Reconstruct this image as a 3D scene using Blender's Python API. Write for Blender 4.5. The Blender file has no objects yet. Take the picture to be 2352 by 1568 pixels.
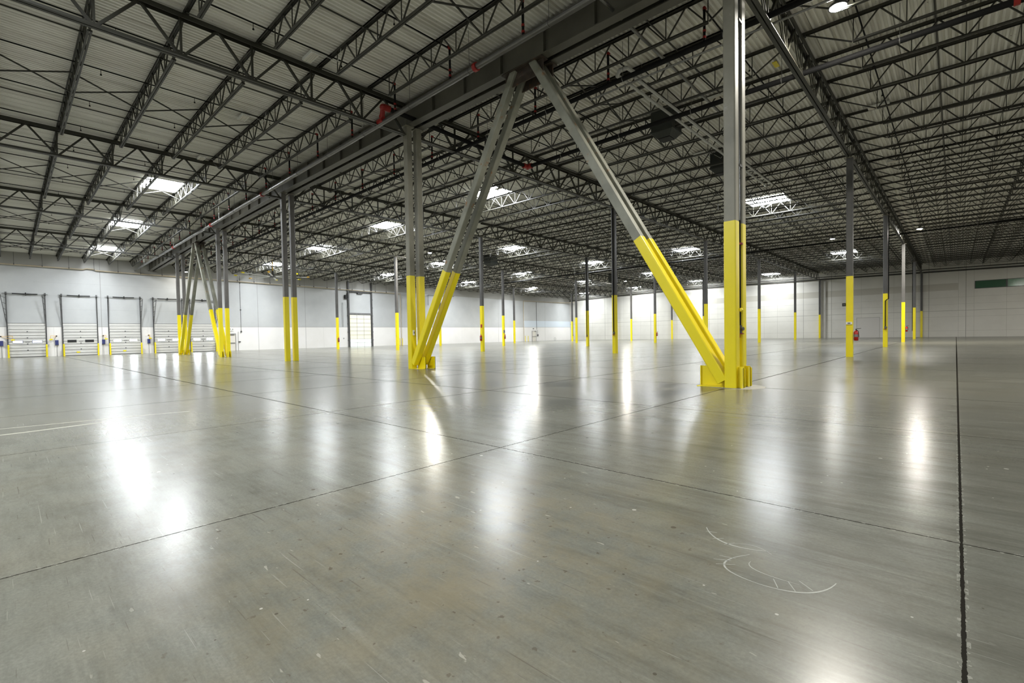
import bpy, math, random
from mathutils import Matrix, Vector
random.seed(7)
S = bpy.context.scene
COL = bpy.data.collections.new('warehouse'); S.collection.children.link(COL)

# ------------------------------------------------------------------ camera
HC = 1.2418
F_PX, YAW, PITCH, ROLL, CX, CY = 1089.6, 0.7548, -0.0268, -0.0176, 1170.98, 799.48
cy_, sy_ = math.cos(YAW), math.sin(YAW)
fw = Vector((-sy_*math.cos(PITCH), cy_*math.cos(PITCH), math.sin(PITCH)))
rt = Vector((cy_, sy_, 0.0)); up = rt.cross(fw)
rt2 = rt*math.cos(ROLL) + up*math.sin(ROLL)
up2 = -rt*math.sin(ROLL) + up*math.cos(ROLL)
cd = bpy.data.cameras.new('camera'); cam = bpy.data.objects.new('camera', cd); COL.objects.link(cam)
cam.matrix_world = Matrix(((rt2.x, up2.x, -fw.x, 0), (rt2.y, up2.y, -fw.y, 0), (rt2.z, up2.z, -fw.z, HC), (0, 0, 0, 1)))
cd.sensor_fit = 'HORIZONTAL'; cd.sensor_width = 36.0; cd.lens = F_PX/2352*36
cd.shift_x = (1176-CX)/2352; cd.shift_y = (CY-784)/2352
cd.clip_start = 0.05; cd.clip_end = 400
S.camera = cam

def px(P):
    d = Vector(P) - Vector((0, 0, HC)); z = d.dot(fw)
    if z < 0.2: return None
    return (CX + F_PX*d.dot(rt2)/z, CY - F_PX*d.dot(up2)/z)
def in_view(P, Q, m=70):
    "whether the straight piece P-Q shows anywhere in the frame"
    P, Q = Vector(P), Vector(Q)
    for k in range(41):
        u = px(P.lerp(Q, k/40))
        if u and -m < u[0] < 2352+m and -m < u[1] < 1568+m: return True
    return False

# ------------------------------------------------------------------ world, exposure
W = bpy.data.worlds.new('world'); S.world = W; W.use_nodes = True
W.node_tree.nodes['Background'].inputs[0].default_value = (0.75, 0.85, 1, 1)
W.node_tree.nodes['Background'].inputs[1].default_value = 0.3
vs = S.view_settings
S.display_settings.display_device = 'sRGB'
vs.view_transform = 'Standard'; vs.look = 'None'; vs.gamma = 1.0; vs.use_curve_mapping = False
vs.exposure = 1.15
S.cycles.max_bounces = 6; S.cycles.diffuse_bounces = 4; S.cycles.glossy_bounces = 3
S.cycles.use_adaptive_sampling = True; S.cycles.adaptive_threshold = 0.025
S.cycles.sample_clamp_indirect = 6.0
S.cycles.use_denoising = True
SKY_L = 52.0        # radiance of the skylight diffusers
BAY_L = 1.0         # scale of the high bay lamps

# ------------------------------------------------------------------ layout (metres)
XC = [-3.53, -15.69, -27.84, -39.96, -52.17]         # column lines, towards the dock wall
XW = -64.3                                           # dock wall
YC = [11.28, 26.4, 41.42, 56.62, 72.55, 88.1]        # column rows, away from the camera
YR = 88.6                                            # wall at the end of the hall
XE, YN = 20.8, -19.0                                 # unseen walls behind the camera
XN = [20.8, -3.53, -15.69, -27.84, -39.96, -52.17, -64.3]
ZN = [10.0, 10.28, 10.40, 10.48, 10.43, 10.18, 9.90]
def roof(x):
    for i in range(6):
        if x >= XN[i+1] or i == 5:
            t = (x-XN[i])/(XN[i+1]-XN[i]); return ZN[i]+t*(ZN[i+1]-ZN[i])

# ------------------------------------------------------------------ helpers
class MB:
    def __init__(s): s.v = []; s.f = []; s.m = []; s.cur = 0
    def quad(s, a, b, c, d):
        n = len(s.v); s.v += [a, b, c, d]; s.f.append((n, n+1, n+2, n+3)); s.m.append(s.cur)
    def box(s, x0, x1, y0, y1, z0, z1):
        n = len(s.v)
        s.v += [(x0,y0,z0),(x1,y0,z0),(x1,y1,z0),(x0,y1,z0),(x0,y0,z1),(x1,y0,z1),(x1,y1,z1),(x0,y1,z1)]
        for q in ((0,3,2,1),(4,5,6,7),(0,1,5,4),(1,2,6,5),(2,3,7,6),(3,0,4,7)):
            s.f.append(tuple(n+i for i in q)); s.m.append(s.cur)
        return s
    def prism(s, p, q, prof, side=None, cap=True, prof2=None):
        "profile (list of (u,v)) swept from p to q; u runs along side"
        p, q = Vector(p), Vector(q); d = (q-p).normalized()
        if side is None: side = Vector((0, 0, 1)).cross(d) if abs(d.z) < .95 else Vector((1, 0, 0))
        u = Vector(side); u = (u - d*u.dot(d)).normalized(); w = d.cross(u)
        n = len(s.v); k = len(prof)
        for base, pr in ((p, prof), (q, prof2 or prof)):
            for a, b in pr: s.v.append(tuple(base + u*a + w*b))
        for i in range(k):
            j = (i+1) % k; s.f.append((n+i, n+j, n+k+j, n+k+i)); s.m.append(s.cur)
        if cap:
            s.f.append(tuple(n+i for i in reversed(range(k)))); s.f.append(tuple(n+k+i for i in range(k))); s.m += [s.cur]*2
        return s
    def bar(s, p, q, w, h, side=None, cap=True):
        return s.prism(p, q, [(-w/2,-h/2),(w/2,-h/2),(w/2,h/2),(-w/2,h/2)], side, cap)
    def tube(s, p, q, r, n=10, r2=None, cap=True):
        a = [(math.cos(2*math.pi*i/n)*r, math.sin(2*math.pi*i/n)*r) for i in range(n)]
        b = None if r2 is None else [(math.cos(2*math.pi*i/n)*r2, math.sin(2*math.pi*i/n)*r2) for i in range(n)]
        return s.prism(p, q, a, None, cap, b)
    def path(s, pts, r, n=8):
        for i in range(len(pts)-1): s.tube(pts[i], pts[i+1], r, n)
        for p in pts[1:-1]: s.ball(p, r*1.0, n)
        return s
    def ball(s, c, r, n=8):
        pr = [(math.sin(math.pi*i/6)*r, -math.cos(math.pi*i/6)*r) for i in range(7)]
        return s.lathe(c, pr, n)
    def lathe(s, c, prof, n=16):
        "prof: (radius, z) pairs, spun about the vertical through c"
        c = Vector(c); b = len(s.v); k = len(prof)
        for i in range(n):
            a = 2*math.pi*i/n
            for r, z in prof: s.v.append((c.x+math.cos(a)*r, c.y+math.sin(a)*r, c.z+z))
        for i in range(n):
            j = (i+1) % n
            for t in range(k-1):
                s.f.append((b+i*k+t, b+j*k+t, b+j*k+t+1, b+i*k+t+1)); s.m.append(s.cur)
        return s
    def mesh(s, name, mats):
        me = bpy.data.meshes.new(name); me.from_pydata([tuple(v) for v in s.v], [], s.f)
        if not isinstance(mats, (list, tuple)): mats = [mats]
        for m in mats: me.materials.append(m)
        if len(mats) > 1: me.polygons.foreach_set('material_index', s.m)
        me.update(); return me

def put(name, me, parent=None, loc=(0, 0, 0), smooth=False):
    o = bpy.data.objects.new(name, me); COL.objects.link(o); o.location = loc
    if parent: o.parent = parent
    if smooth and me:
        me.polygons.foreach_set('use_smooth', [True]*len(me.polygons))
    return o
def obj(name, mb, mats, parent=None, loc=(0, 0, 0), smooth=False):
    return put(name, mb.mesh(name, mats), parent, loc, smooth)
def tag(o, label, cat, group=None):
    o['label'] = label; o['category'] = cat
    if group: o['group'] = group
    return o
def thing(name, label, cat, loc=(0, 0, 0), rot=None, group=None):
    o = bpy.data.objects.new(name, None); COL.objects.link(o); o.location = loc
    if rot: o.rotation_euler = rot
    o.empty_display_size = .2
    return tag(o, label, cat, group)
def struct(o, label=None):
    o['kind'] = 'structure'
    if label: o['label'] = label
    return o
def copy_tree(o, parent=None):
    c = o.copy(); COL.objects.link(c)
    if parent is not None: c.parent = parent
    for ch in list(o.children): copy_tree(ch, c)
    return c

# ------------------------------------------------------------------ materials
def new_mat(name):
    m = bpy.data.materials.new(name); m.use_nodes = True; nt = m.node_tree
    return m, nt, nt.nodes['Principled BSDF']
def N(nt, kind, **kw):
    n = nt.nodes.new(kind)
    for k, v in kw.items():
        if k.startswith('i_'):
            key = k[2:]; n.inputs[int(key) if key.isdigit() else key].default_value = v
        else: setattr(n, k, v)
    return n
def math_(nt, op, a, b=None, c=None, clamp=False):
    n = nt.nodes.new('ShaderNodeMath'); n.operation = op; n.use_clamp = clamp
    for i, v in enumerate((a, b, c)):
        if v is None: continue
        if isinstance(v, (int, float)): n.inputs[i].default_value = v
        else: nt.links.new(v, n.inputs[i])
    return n.outputs[0]
def mix_(nt, fac, a, b, mode='MIX'):
    n = nt.nodes.new('ShaderNodeMix'); n.data_type = 'RGBA'; n.blend_type = mode; n.clamp_factor = True
    for s, v in ((n.inputs[0], fac), (n.inputs[6], a), (n.inputs[7], b)):
        if isinstance(v, (int, float)): s.default_value = v
        elif isinstance(v, (tuple, list)): s.default_value = (*v[:3], 1)
        else: nt.links.new(v, s)
    return n.outputs[2]
def ramp_(nt, val, lo, hi):
    n = nt.nodes.new('ShaderNodeMapRange'); nt.links.new(val, n.inputs[0])
    n.inputs[1].default_value = lo; n.inputs[2].default_value = hi; n.clamp = True
    return n.outputs[0]
def noise_(nt, vec, scale, detail=3, rough=.5, out=0):
    n = N(nt, 'ShaderNodeTexNoise', i_Scale=scale, i_Detail=detail, i_Roughness=rough)
    nt.links.new(vec, n.inputs['Vector']); return n.outputs[out]
def paint(name, col, rough=.5, metal=0.0, var=.12, scale=1.5, spec=.5, dirt=None):
    m, nt, b = new_mat(name)
    tc = N(nt, 'ShaderNodeNewGeometry')
    n = noise_(nt, tc.outputs['Position'], scale, 4, .6)
    f = ramp_(nt, n, .3, .7)
    c = mix_(nt, f, tuple(x*(1-var) for x in col), tuple(min(1, x*(1+var)) for x in col))
    if dirt:
        n2 = noise_(nt, tc.outputs['Position'], dirt[1], 5, .7)
        c = mix_(nt, ramp_(nt, n2, dirt[2], dirt[2]+.08), c, dirt[0])
    nt.links.new(c, b.inputs['Base Color'])
    b.inputs['Roughness'].default_value = rough; b.inputs['Metallic'].default_value = metal
    b.inputs['Specular IOR Level'].default_value = spec
    return m
def glow(name, col, strength):
    m, nt, b = new_mat(name)
    b.inputs['Base Color'].default_value = (*col, 1); b.inputs['Emission Color'].default_value = (*col, 1)
    b.inputs['Emission Strength'].default_value = strength
    return m

M = {}
M['yellow'] = paint('safety_yellow_paint', (.80, .66, .008), .34, var=.05, scale=.8)
M['grey_col'] = paint('grey_primed_column_steel', (.215, .205, .160), .5, var=.22, scale=.9, dirt=((.30, .29, .25), 1.7, .60))
M['dark_col'] = paint('dark_primed_column_steel', (.075, .073, .070), .5, var=.2, scale=.9)
M['mid_col'] = paint('brown_grey_column_steel', (.125, .118, .108), .5, var=.22, scale=.9)
M['rust_col'] = paint('grey_brace_steel_with_rust', (.215, .215, .17), .55, var=.25, scale=1.1, dirt=((.24, .105, .03), 2.6, .62))
M['joist'] = paint('dark_joist_paint', (.030, .029, .022), .5, var=.2, scale=.7)
M['girder'] = paint('dark_girder_paint', (.036, .035, .025), .5, var=.2, scale=.7)
M['beam'] = paint('dark_beam_paint', (.085, .08, .062), .5, var=.25, scale=.8)
M['black'] = paint('black_pipe', (.010, .010, .010), .7, var=.1, spec=.12)
M['red'] = paint('red_coupling', (.26, .010, .006), .45, var=.15)
M['redx'] = paint('extinguisher_red', (.45, .015, .012), .3, var=.05)
M['silver'] = paint('galvanised_pipe', (.20, .20, .19), .3, metal=.7, var=.15, scale=3)
M['main'] = paint('dull_galvanised_main', (.16, .155, .145), .32, metal=.8, var=.15, scale=3)
M['apex'] = paint('rusty_dark_plate', (.045, .032, .022), .7, var=.4, scale=4, dirt=((.12, .05, .015), 5, .6))
M['bright_pipe'] = paint('bright_grey_pipe', (.45, .45, .43), .35, metal=.2, var=.1, scale=3)
M['white'] = paint('white_enamel', (.75, .75, .72), .4, var=.04)
M['offwhite'] = paint('cream_panel', (.72, .68, .60), .5, var=.04)
M['darkgrey'] = paint('dark_grey_steel', (.07, .07, .07), .45, var=.15)
M['track'] = paint('galvanised_track', (.20, .20, .20), .4, metal=.3, var=.15, scale=3)
M['tan'] = paint('tan_wall_pipe', (.50, .42, .30), .5, var=.1)
M['blue'] = paint('blue_control_box', (.03, .04, .16), .4, var=.1)
M['orange'] = paint('orange_dock_arm', (.75, .42, .02), .45, var=.1)
M['duct'] = paint('dark_duct_metal', (.03, .034, .03), .5, metal=0, var=.2)
M['rubber'] = paint('black_rubber', (.01, .01, .01), .7)
M['mdoor'] = paint('pale_door_paint', (.66, .65, .62), .45, var=.03)
M['skylight'] = glow('skylight_diffuser', (.93, .97, 1.0), SKY_L)
M['lamp'] = glow('lamp_lens', (1.0, .97, .88), 60)
M['daywin'] = glow('daylit_pane', (.86, .92, 1.0), 22)
M['daywin_dim'] = glow('frosted_daylit_pane', (.8, .86, 1.0), 2.2)
M['translucent'] = glow('translucent_door_panel', (.80, .75, .55), .16)
M['translucent_low'] = glow('pale_translucent_door_panel', (.86, .90, .86), .25)

def deck_mat():
    m, nt, b = new_mat('ribbed_roof_deck')
    g = N(nt, 'ShaderNodeNewGeometry'); P = g.outputs['Position']
    sep = N(nt, 'ShaderNodeSeparateXYZ'); nt.links.new(P, sep.inputs[0])
    n = noise_(nt, P, .35, 4, .6)
    c = mix_(nt, ramp_(nt, n, .35, .7), (.78, .77, .71), (.88, .87, .81))
    # long streaks along the ribs
    mp = N(nt, 'ShaderNodeMapping'); mp.inputs['Scale'].default_value = (6, .25, 1); nt.links.new(P, mp.inputs[0])
    st = noise_(nt, mp.outputs[0], 1.0, 3, .6)
    c = mix_(nt, ramp_(nt, st, .45, .75), c, (.55, .53, .47))
    # sheet laps
    lap = math_(nt, 'ABSOLUTE', math_(nt, 'SUBTRACT', math_(nt, 'FLOORED_MODULO', sep.outputs[0], .915), .45))
    c = mix_(nt, math_(nt, 'LESS_THAN', lap, .012), c, (.22, .21, .18))
    # rust freckles
    fr = noise_(nt, P, 9, 2, .5)
    c = mix_(nt, ramp_(nt, fr, .74, .78), c, (.16, .13, .10))
    nt.links.new(c, b.inputs['Base Color']); b.inputs['Roughness'].default_value = .42; b.inputs['Metallic'].default_value = .1
    return m
M['deck'] = deck_mat()

def line_mask(nt, coord, positions, w):
    out = None
    for p in positions:
        d = math_(nt, 'LESS_THAN', math_(nt, 'ABSOLUTE', math_(nt, 'SUBTRACT', coord, p)), w)
        out = d if out is None else math_(nt, 'MAXIMUM', out, d)
    return out
def band(nt, coord, lo, hi):
    return math_(nt, 'MULTIPLY', math_(nt, 'GREATER_THAN', coord, lo), math_(nt, 'LESS_THAN', coord, hi))

def left_wall_mat():
    m, nt, b = new_mat('painted_dock_wall')
    g = N(nt, 'ShaderNodeNewGeometry'); P = g.outputs['Position']
    sep = N(nt, 'ShaderNodeSeparateXYZ'); nt.links.new(P, sep.inputs[0]); Y, Z = sep.outputs[1], sep.outputs[2]
    n = ramp_(nt, noise_(nt, P, .5, 5, .6), .3, .7)
    lo = mix_(nt, n, (.78, .76, .73), (.83, .81, .79))
    hi = mix_(nt, n, (.46, .473, .478), (.52, .53, .53))
    c = mix_(nt, math_(nt, 'GREATER_THAN', Z, 2.88), lo, hi)
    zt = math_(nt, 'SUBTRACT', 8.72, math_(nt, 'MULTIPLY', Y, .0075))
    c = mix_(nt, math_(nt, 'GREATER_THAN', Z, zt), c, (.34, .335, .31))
    c = mix_(nt, math_(nt, 'MULTIPLY', band(nt, Z, 2.9, 4.2), band(nt, Y, 72.5, 88.6)), c, (.60, .66, .72))
    v = line_mask(nt, Y, [6.9, 22.0, 34.0-6, 50.5, 65.3, 79.5], .025)
    h = line_mask(nt, Z, [2.88], .03)
    vlow = math_(nt, 'MULTIPLY', line_mask(nt, Y, [3.3, 10.75, 14.3, 18.2, 30.5, 42.0, 56.0], .012), math_(nt, 'LESS_THAN', Z, 2.88))
    h2 = math_(nt, 'MULTIPLY', line_mask(nt, Z, [4.6, 5.9, 7.2], .008), band(nt, Y, 2.0, 18.0))
    mm = math_(nt, 'MAXIMUM', math_(nt, 'MAXIMUM', v, h), math_(nt, 'MAXIMUM', math_(nt, 'MULTIPLY', vlow, .4), math_(nt, 'MULTIPLY', h2, .5)))
    c = mix_(nt, math_(nt, 'MULTIPLY', mm, .7), c, (.22, .21, .20))
    nt.links.new(c, b.inputs['Base Color']); b.inputs['Roughness'].default_value = .42
    return m
def end_wall_mat():
    m, nt, b = new_mat('painted_tilt_up_wall')
    g = N(nt, 'ShaderNodeNewGeometry'); P = g.outputs['Position']
    sep = N(nt, 'ShaderNodeSeparateXYZ'); nt.links.new(P, sep.inputs[0]); X, Z = sep.outputs[0], sep.outputs[2]
    n = ramp_(nt, noise_(nt, P, .45, 5, .6), .3, .7)
    c = mix_(nt, n, (.63, .615, .565), (.70, .685, .635))
    c = mix_(nt, math_(nt, 'MULTIPLY', band(nt, Z, 6.35, 7.3), band(nt, X, -40.0, .2)), c, (.52, .50, .44))
    c = mix_(nt, math_(nt, 'MULTIPLY', band(nt, Z, 0, 2.98), band(nt, X, -10.97, -8.22)), c, (.62, .60, .57))
    xs = [-62+3.82*k for k in range(0, 11)] + [-21.77, -17.99, -14.17, -10.41, -6.59, -2.78, .23, .96, 1.75, 4.76, 8.5]
    v = line_mask(nt, X, xs, .014); v2 = line_mask(nt, X, [-55.1, -44.5, -33.0, -17.99, -14.17, -2.78, .96], .028)
    h = line_mask(nt, Z, [.85, 2.75, 4.46, 5.38], .014); h2 = line_mask(nt, Z, [3.57], .024)
    dr = math_(nt, 'MULTIPLY', math_(nt, 'MAXIMUM', line_mask(nt, X, [-10.97, -8.22], .03), line_mask(nt, Z, [2.98], .03)), math_(nt, 'MULTIPLY', band(nt, X, -11.0, -8.19), math_(nt, 'LESS_THAN', Z, 3.02)))
    inside = math_(nt, 'MULTIPLY', band(nt, Z, 0, 2.95), band(nt, X, -10.9, -8.25))
    mm = math_(nt, 'MAXIMUM', math_(nt, 'MULTIPLY', math_(nt, 'MAXIMUM', v, h), .45), math_(nt, 'MULTIPLY', math_(nt, 'MAXIMUM', v2, h2), .75))
    mm = math_(nt, 'MULTIPLY', mm, math_(nt, 'SUBTRACT', 1.0, inside))
    mm = math_(nt, 'MAXIMUM', mm, math_(nt, 'MULTIPLY', dr, .6))
    c = mix_(nt, mm, c, (.20, .19, .16))
    nt.links.new(c, b.inputs['Base Color']); b.inputs['Roughness'].default_value = .55
    return m
M['wall_left'] = left_wall_mat(); M['wall_end'] = end_wall_mat()
M['wall_plain'] = paint('plain_painted_wall', (.55, .54, .50), .6, var=.05)

def floor_mat():
    m, nt, b = new_mat('polished_concrete')
    g = N(nt, 'ShaderNodeNewGeometry'); P = g.outputs['Position']
    sep = N(nt, 'ShaderNodeSeparateXYZ'); nt.links.new(P, sep.inputs[0]); X, Y = sep.outputs[0], sep.outputs[1]
    big = ramp_(nt, noise_(nt, P, .16, 4, .55), .35, .68)
    mid = ramp_(nt, noise_(nt, P, .9, 6, .65), .3, .7)
    fine = ramp_(nt, noise_(nt, P, 9, 6, .7), .3, .7)
    c = mix_(nt, big, (.140, .136, .106), (.194, .197, .168))
    c = mix_(nt, math_(nt, 'MULTIPLY', mid, .62), c, (.255, .252, .216))
    # brown trodden patches
    t1 = ramp_(nt, noise_(nt, P, .62, 6, .70), .46, .74)
    c = mix_(nt, math_(nt, 'MULTIPLY', t1, .55), c, (.200, .168, .108))
    t2 = ramp_(nt, noise_(nt, P, 1.3, 7, .72, 0), .48, .80)
    c = mix_(nt, math_(nt, 'MULTIPLY', t2, .8), c, (.088, .083, .062))
    t3 = ramp_(nt, noise_(nt, P, 4.5, 6, .75), .50, .72)
    c = mix_(nt, math_(nt, 'MULTIPLY', t3, .45), c, (.105, .10, .078))
    # each slab poured slightly different
    sx = math_(nt, 'FLOOR', math_(nt, 'DIVIDE', math_(nt, 'ADD', X, 3.68), 4.07))
    sy = math_(nt, 'FLOOR', math_(nt, 'DIVIDE', math_(nt, 'ADD', Y, .055), 3.785))
    cv = N(nt, 'ShaderNodeCombineXYZ'); nt.links.new(sx, cv.inputs[0]); nt.links.new(sy, cv.inputs[1])
    wn = N(nt, 'ShaderNodeTexWhiteNoise'); nt.links.new(cv.outputs[0], wn.inputs['Vector'])
    c = mix_(nt, math_(nt, 'MULTIPLY', wn.outputs['Value'], .35), c, (.105, .11, .092))
    c = mix_(nt, math_(nt, 'MULTIPLY', fine, .3), c, (.285, .28, .24))
    xr = ramp_(nt, X, -5.0, 2.0)
    smp = N(nt, 'ShaderNodeMapping'); smp.inputs['Rotation'].default_value = (0, 0, .8); smp.inputs['Scale'].default_value = (1, 3.5, 1)
    nt.links.new(P, smp.inputs[0]); streak_vec = smp.outputs[0]
    def streaks(rot, sc, scale, lo, hi, det=5, ro=.65):
        mp = N(nt, 'ShaderNodeMapping'); mp.inputs['Rotation'].default_value = (0, 0, rot); mp.inputs['Scale'].default_value = sc
        nt.links.new(P, mp.inputs[0]); return ramp_(nt, noise_(nt, mp.outputs[0], scale, det, ro), lo, hi)
    # worn streaks where lifts and trucks drive, heaviest on the right
    st = streaks(.5, (.4, 3.0, 1), 1.2, .46, .70, 8, .78)
    c = mix_(nt, math_(nt, 'MULTIPLY', st, math_(nt, 'ADD', .35, math_(nt, 'MULTIPLY', xr, .50))), c, (.058, .056, .042))
    st2 = streaks(.62, (.5, 6.0, 1), 1.6, .55, .75, 6, .7)
    c = mix_(nt, math_(nt, 'MULTIPLY', st2, math_(nt, 'ADD', .15, math_(nt, 'MULTIPLY', xr, .40))), c, (.34, .335, .29))
    right = ramp_(nt, X, -.02, .10)
    c = mix_(nt, math_(nt, 'MULTIPLY', right, .35), c, (.075, .073, .058))
    grit = ramp_(nt, noise_(nt, P, 60, 3, .7), .35, .68)
    c = mix_(nt, math_(nt, 'MULTIPLY', grit, .35), c, (.09, .088, .07))
    # brown trodden patch where something heavy stood, just ahead of the camera
    dv = N(nt, 'ShaderNodeVectorMath', operation='DISTANCE'); nt.links.new(P, dv.inputs[0]); dv.inputs[1].default_value = (-2.1, 1.9, 0)
    patch = math_(nt, 'MULTIPLY', math_(nt, 'SUBTRACT', 1.0, ramp_(nt, dv.outputs['Value'], .5, 2.1)), ramp_(nt, noise_(nt, P, 2.4, 6, .72), .40, .62))
    c = mix_(nt, math_(nt, 'MULTIPLY', patch, .6), c, (.210, .176, .108))
    dabs_ = math_(nt, 'MULTIPLY', math_(nt, 'SUBTRACT', 1.0, ramp_(nt, dv.outputs['Value'], .8, 2.2)), ramp_(nt, noise_(nt, P, 16, 3, .6), .66, .69))
    c = mix_(nt, math_(nt, 'MULTIPLY', dabs_, .6), c, (.07, .055, .035))
    dabs2 = math_(nt, 'MULTIPLY', math_(nt, 'SUBTRACT', 1.0, ramp_(nt, dv.outputs['Value'], .8, 2.6)), ramp_(nt, noise_(nt, streak_vec, 5.0, 3, .6), .69, .71))
    c = mix_(nt, math_(nt, 'MULTIPLY', dabs2, .6), c, (.42, .40, .33))
    for rot, sc_, lo_, col_, am in ((-.3, (1.6, 46, 1), .71, (.07, .06, .045), .4), (1.25, (1.3, 60, 1), .72, (.07, .06, .045), .4), (.55, (1.0, 60, 1), .71, (.33, .32, .28), .4), (2.2, (2.0, 70, 1), .72, (.30, .29, .25), .4), (.9, (2.5, 90, 1), .72, (.08, .07, .05), .4)):
        c = mix_(nt, math_(nt, 'MULTIPLY', streaks(rot, sc_, 1.0, lo_, lo_+.02, 2, .5), am), c, col_)
    # pale and dark specks
    vo = N(nt, 'ShaderNodeTexVoronoi', i_Scale=2.6); nt.links.new(P, vo.inputs['Vector'])
    sp = math_(nt, 'LESS_THAN', vo.outputs['Distance'], .045)
    vc = N(nt, 'ShaderNodeSeparateColor'); nt.links.new(vo.outputs['Color'], vc.inputs[0])
    sp = math_(nt, 'MULTIPLY', sp, math_(nt, 'GREATER_THAN', vc.outputs[0], .55))
    c = mix_(nt, math_(nt, 'MULTIPLY', sp, .7), c, mix_(nt, math_(nt, 'GREATER_THAN', vc.outputs[1], .5), (.07, .055, .04), (.46, .44, .38)))
    vo2 = N(nt, 'ShaderNodeTexVoronoi', i_Scale=9.0); nt.links.new(P, vo2.inputs['Vector'])
    vc2 = N(nt, 'ShaderNodeSeparateColor'); nt.links.new(vo2.outputs['Color'], vc2.inputs[0])
    sp2 = math_(nt, 'MULTIPLY', math_(nt, 'LESS_THAN', vo2.outputs['Distance'], .07), math_(nt, 'GREATER_THAN', vc2.outputs[0], .8))
    c = mix_(nt, math_(nt, 'MULTIPLY', sp2, .7), c, mix_(nt, math_(nt, 'GREATER_THAN', vc2.outputs[1], .5), (.06, .05, .035), (.48, .46, .40)))
    # saw-cut joints with ragged edges
    rag = math_(nt, 'MULTIPLY', math_(nt, 'SUBTRACT', noise_(nt, P, 22, 3, .6), .5), .016)
    def joint(coord, off, pitch, w):
        d = math_(nt, 'ABSOLUTE', math_(nt, 'SUBTRACT', math_(nt, 'FLOORED_MODULO', math_(nt, 'SUBTRACT', coord, off-pitch/2), pitch), pitch/2))
        return math_(nt, 'ADD', d, rag), d
    jx, dx = joint(X, -3.68, 4.07, 0); jy, dy = joint(Y, 3.73, 3.785, 0)
    lo = math_(nt, 'MULTIPLY', math_(nt, 'GREATER_THAN', X, -1.5), 9.0)
    dc = math_(nt, 'ABSOLUTE', math_(nt, 'SUBTRACT', X, .03))
    jx = math_(nt, 'MINIMUM', math_(nt, 'ADD', jx, lo), math_(nt, 'ADD', dc, rag)); dx = math_(nt, 'MINIMUM', math_(nt, 'ADD', dx, lo), dc)
    near0 = math_(nt, 'MULTIPLY', math_(nt, 'LESS_THAN', Y, 2.0), 9.0); jy = math_(nt, 'ADD', jy, near0); dy = math_(nt, 'ADD', dy, near0)
    far = ramp_(nt, math_(nt, 'ADD', math_(nt, 'ABSOLUTE', X), Y), 3.0, 30.0)
    wid = math_(nt, 'ADD', .005, math_(nt, 'MULTIPLY', far, .016))
    # the joint beside the camera is wider and crumbled
    wide = math_(nt, 'MULTIPLY', math_(nt, 'LESS_THAN', math_(nt, 'ABSOLUTE', X), .6), .002)
    ja = math_(nt, 'LESS_THAN', jx, math_(nt, 'ADD', wid, wide)); jb = math_(nt, 'LESS_THAN', jy, wid)
    jm = math_(nt, 'MAXIMUM', ja, jb)
    halo = math_(nt, 'MULTIPLY', math_(nt, 'LESS_THAN', math_(nt, 'MINIMUM', dx, dy), .02), math_(nt, 'GREATER_THAN', noise_(nt, P, 30, 3, .6), .58))
    c = mix_(nt, math_(nt, 'MULTIPLY', halo, .5), c, (.36, .35, .30))
    c = mix_(nt, jm, c, (.022, .020, .016))
    nt.links.new(c, b.inputs['Base Color'])
    r = math_(nt, 'ADD', .196, math_(nt, 'MULTIPLY', big, .02))
    nearr = math_(nt, 'SUBTRACT', 1.0, ramp_(nt, math_(nt, 'ADD', Y, math_(nt, 'MULTIPLY', X, -.6)), 1.0, 16.0))
    r = math_(nt, 'ADD', r, math_(nt, 'MULTIPLY', nearr, .03))
    r = math_(nt, 'ADD', r, math_(nt, 'MULTIPLY', t1, .012))
    r = math_(nt, 'ADD', r, math_(nt, 'MULTIPLY', xr, .012))
    r = math_(nt, 'ADD', r, math_(nt, 'MULTIPLY', jm, .5))
    nt.links.new(r, b.inputs['Roughness'])
    nt.links.new(math_(nt, 'MULTIPLY', math_(nt, 'SUBTRACT', 1.0, jm), .19), b.inputs['Specular IOR Level'])
    return m
M['floor'] = floor_mat()
def glass_mat():
    m, nt, b = new_mat('green_tinted_glass')
    b.inputs['Base Color'].default_value = (.06, .14, .085, 1); b.inputs['Roughness'].default_value = .06
    b.inputs['Specular IOR Level'].default_value = .9
    return m
M['glass'] = glass_mat()
M['glass2'] = paint('pale_green_glass', (.16, .30, .20), .1, var=.3, scale=.8)
M['scuff'] = paint('pale_tyre_scuff', (.29, .29, .25), .5, var=.2, scale=20)
M['grout'] = paint('pale_grout', (.30, .29, .25), .6, var=.2, scale=6)
M['stripe'] = paint('worn_line_paint', (.33, .32, .26), .5, var=.15, scale=8)

# ------------------------------------------------------------------ room shell
mb = MB(); mb.box(XW-.3, XE+.3, YN-.3, YR+.3, -.3, 0)
floor = struct(obj('floor', mb, M['floor']), 'polished grey concrete floor with saw-cut joints')

mb = MB()                                            # roof deck: ribs run along Y, profile follows the roof
x = XE; pts = []
while x > XW-.15:
    z = roof(x); pts += [(x, z), (x-.055, z), (x-.075, z+.065), (x-.132, z+.065)]; x -= .1524
for i in range(len(pts)-1):
    (x0, z0), (x1, z1) = pts[i], pts[i+1]
    mb.quad((x0, YN, z0), (x0, YR+.2, z0), (x1, YR+.2, z1), (x1, YN, z1))
for i in range(6):                                   # insulation above the deck, closes the roof
    mb.quad((XN[i]+.3, YN-.3, ZN[i]+.2), (XN[i+1]-.3, YN-.3, ZN[i+1]+.2), (XN[i+1]-.3, YR+.3, ZN[i+1]+.2), (XN[i]+.3, YR+.3, ZN[i]+.2))
struct(obj('ceiling', mb, M['deck']), 'ribbed metal roof deck')

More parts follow.
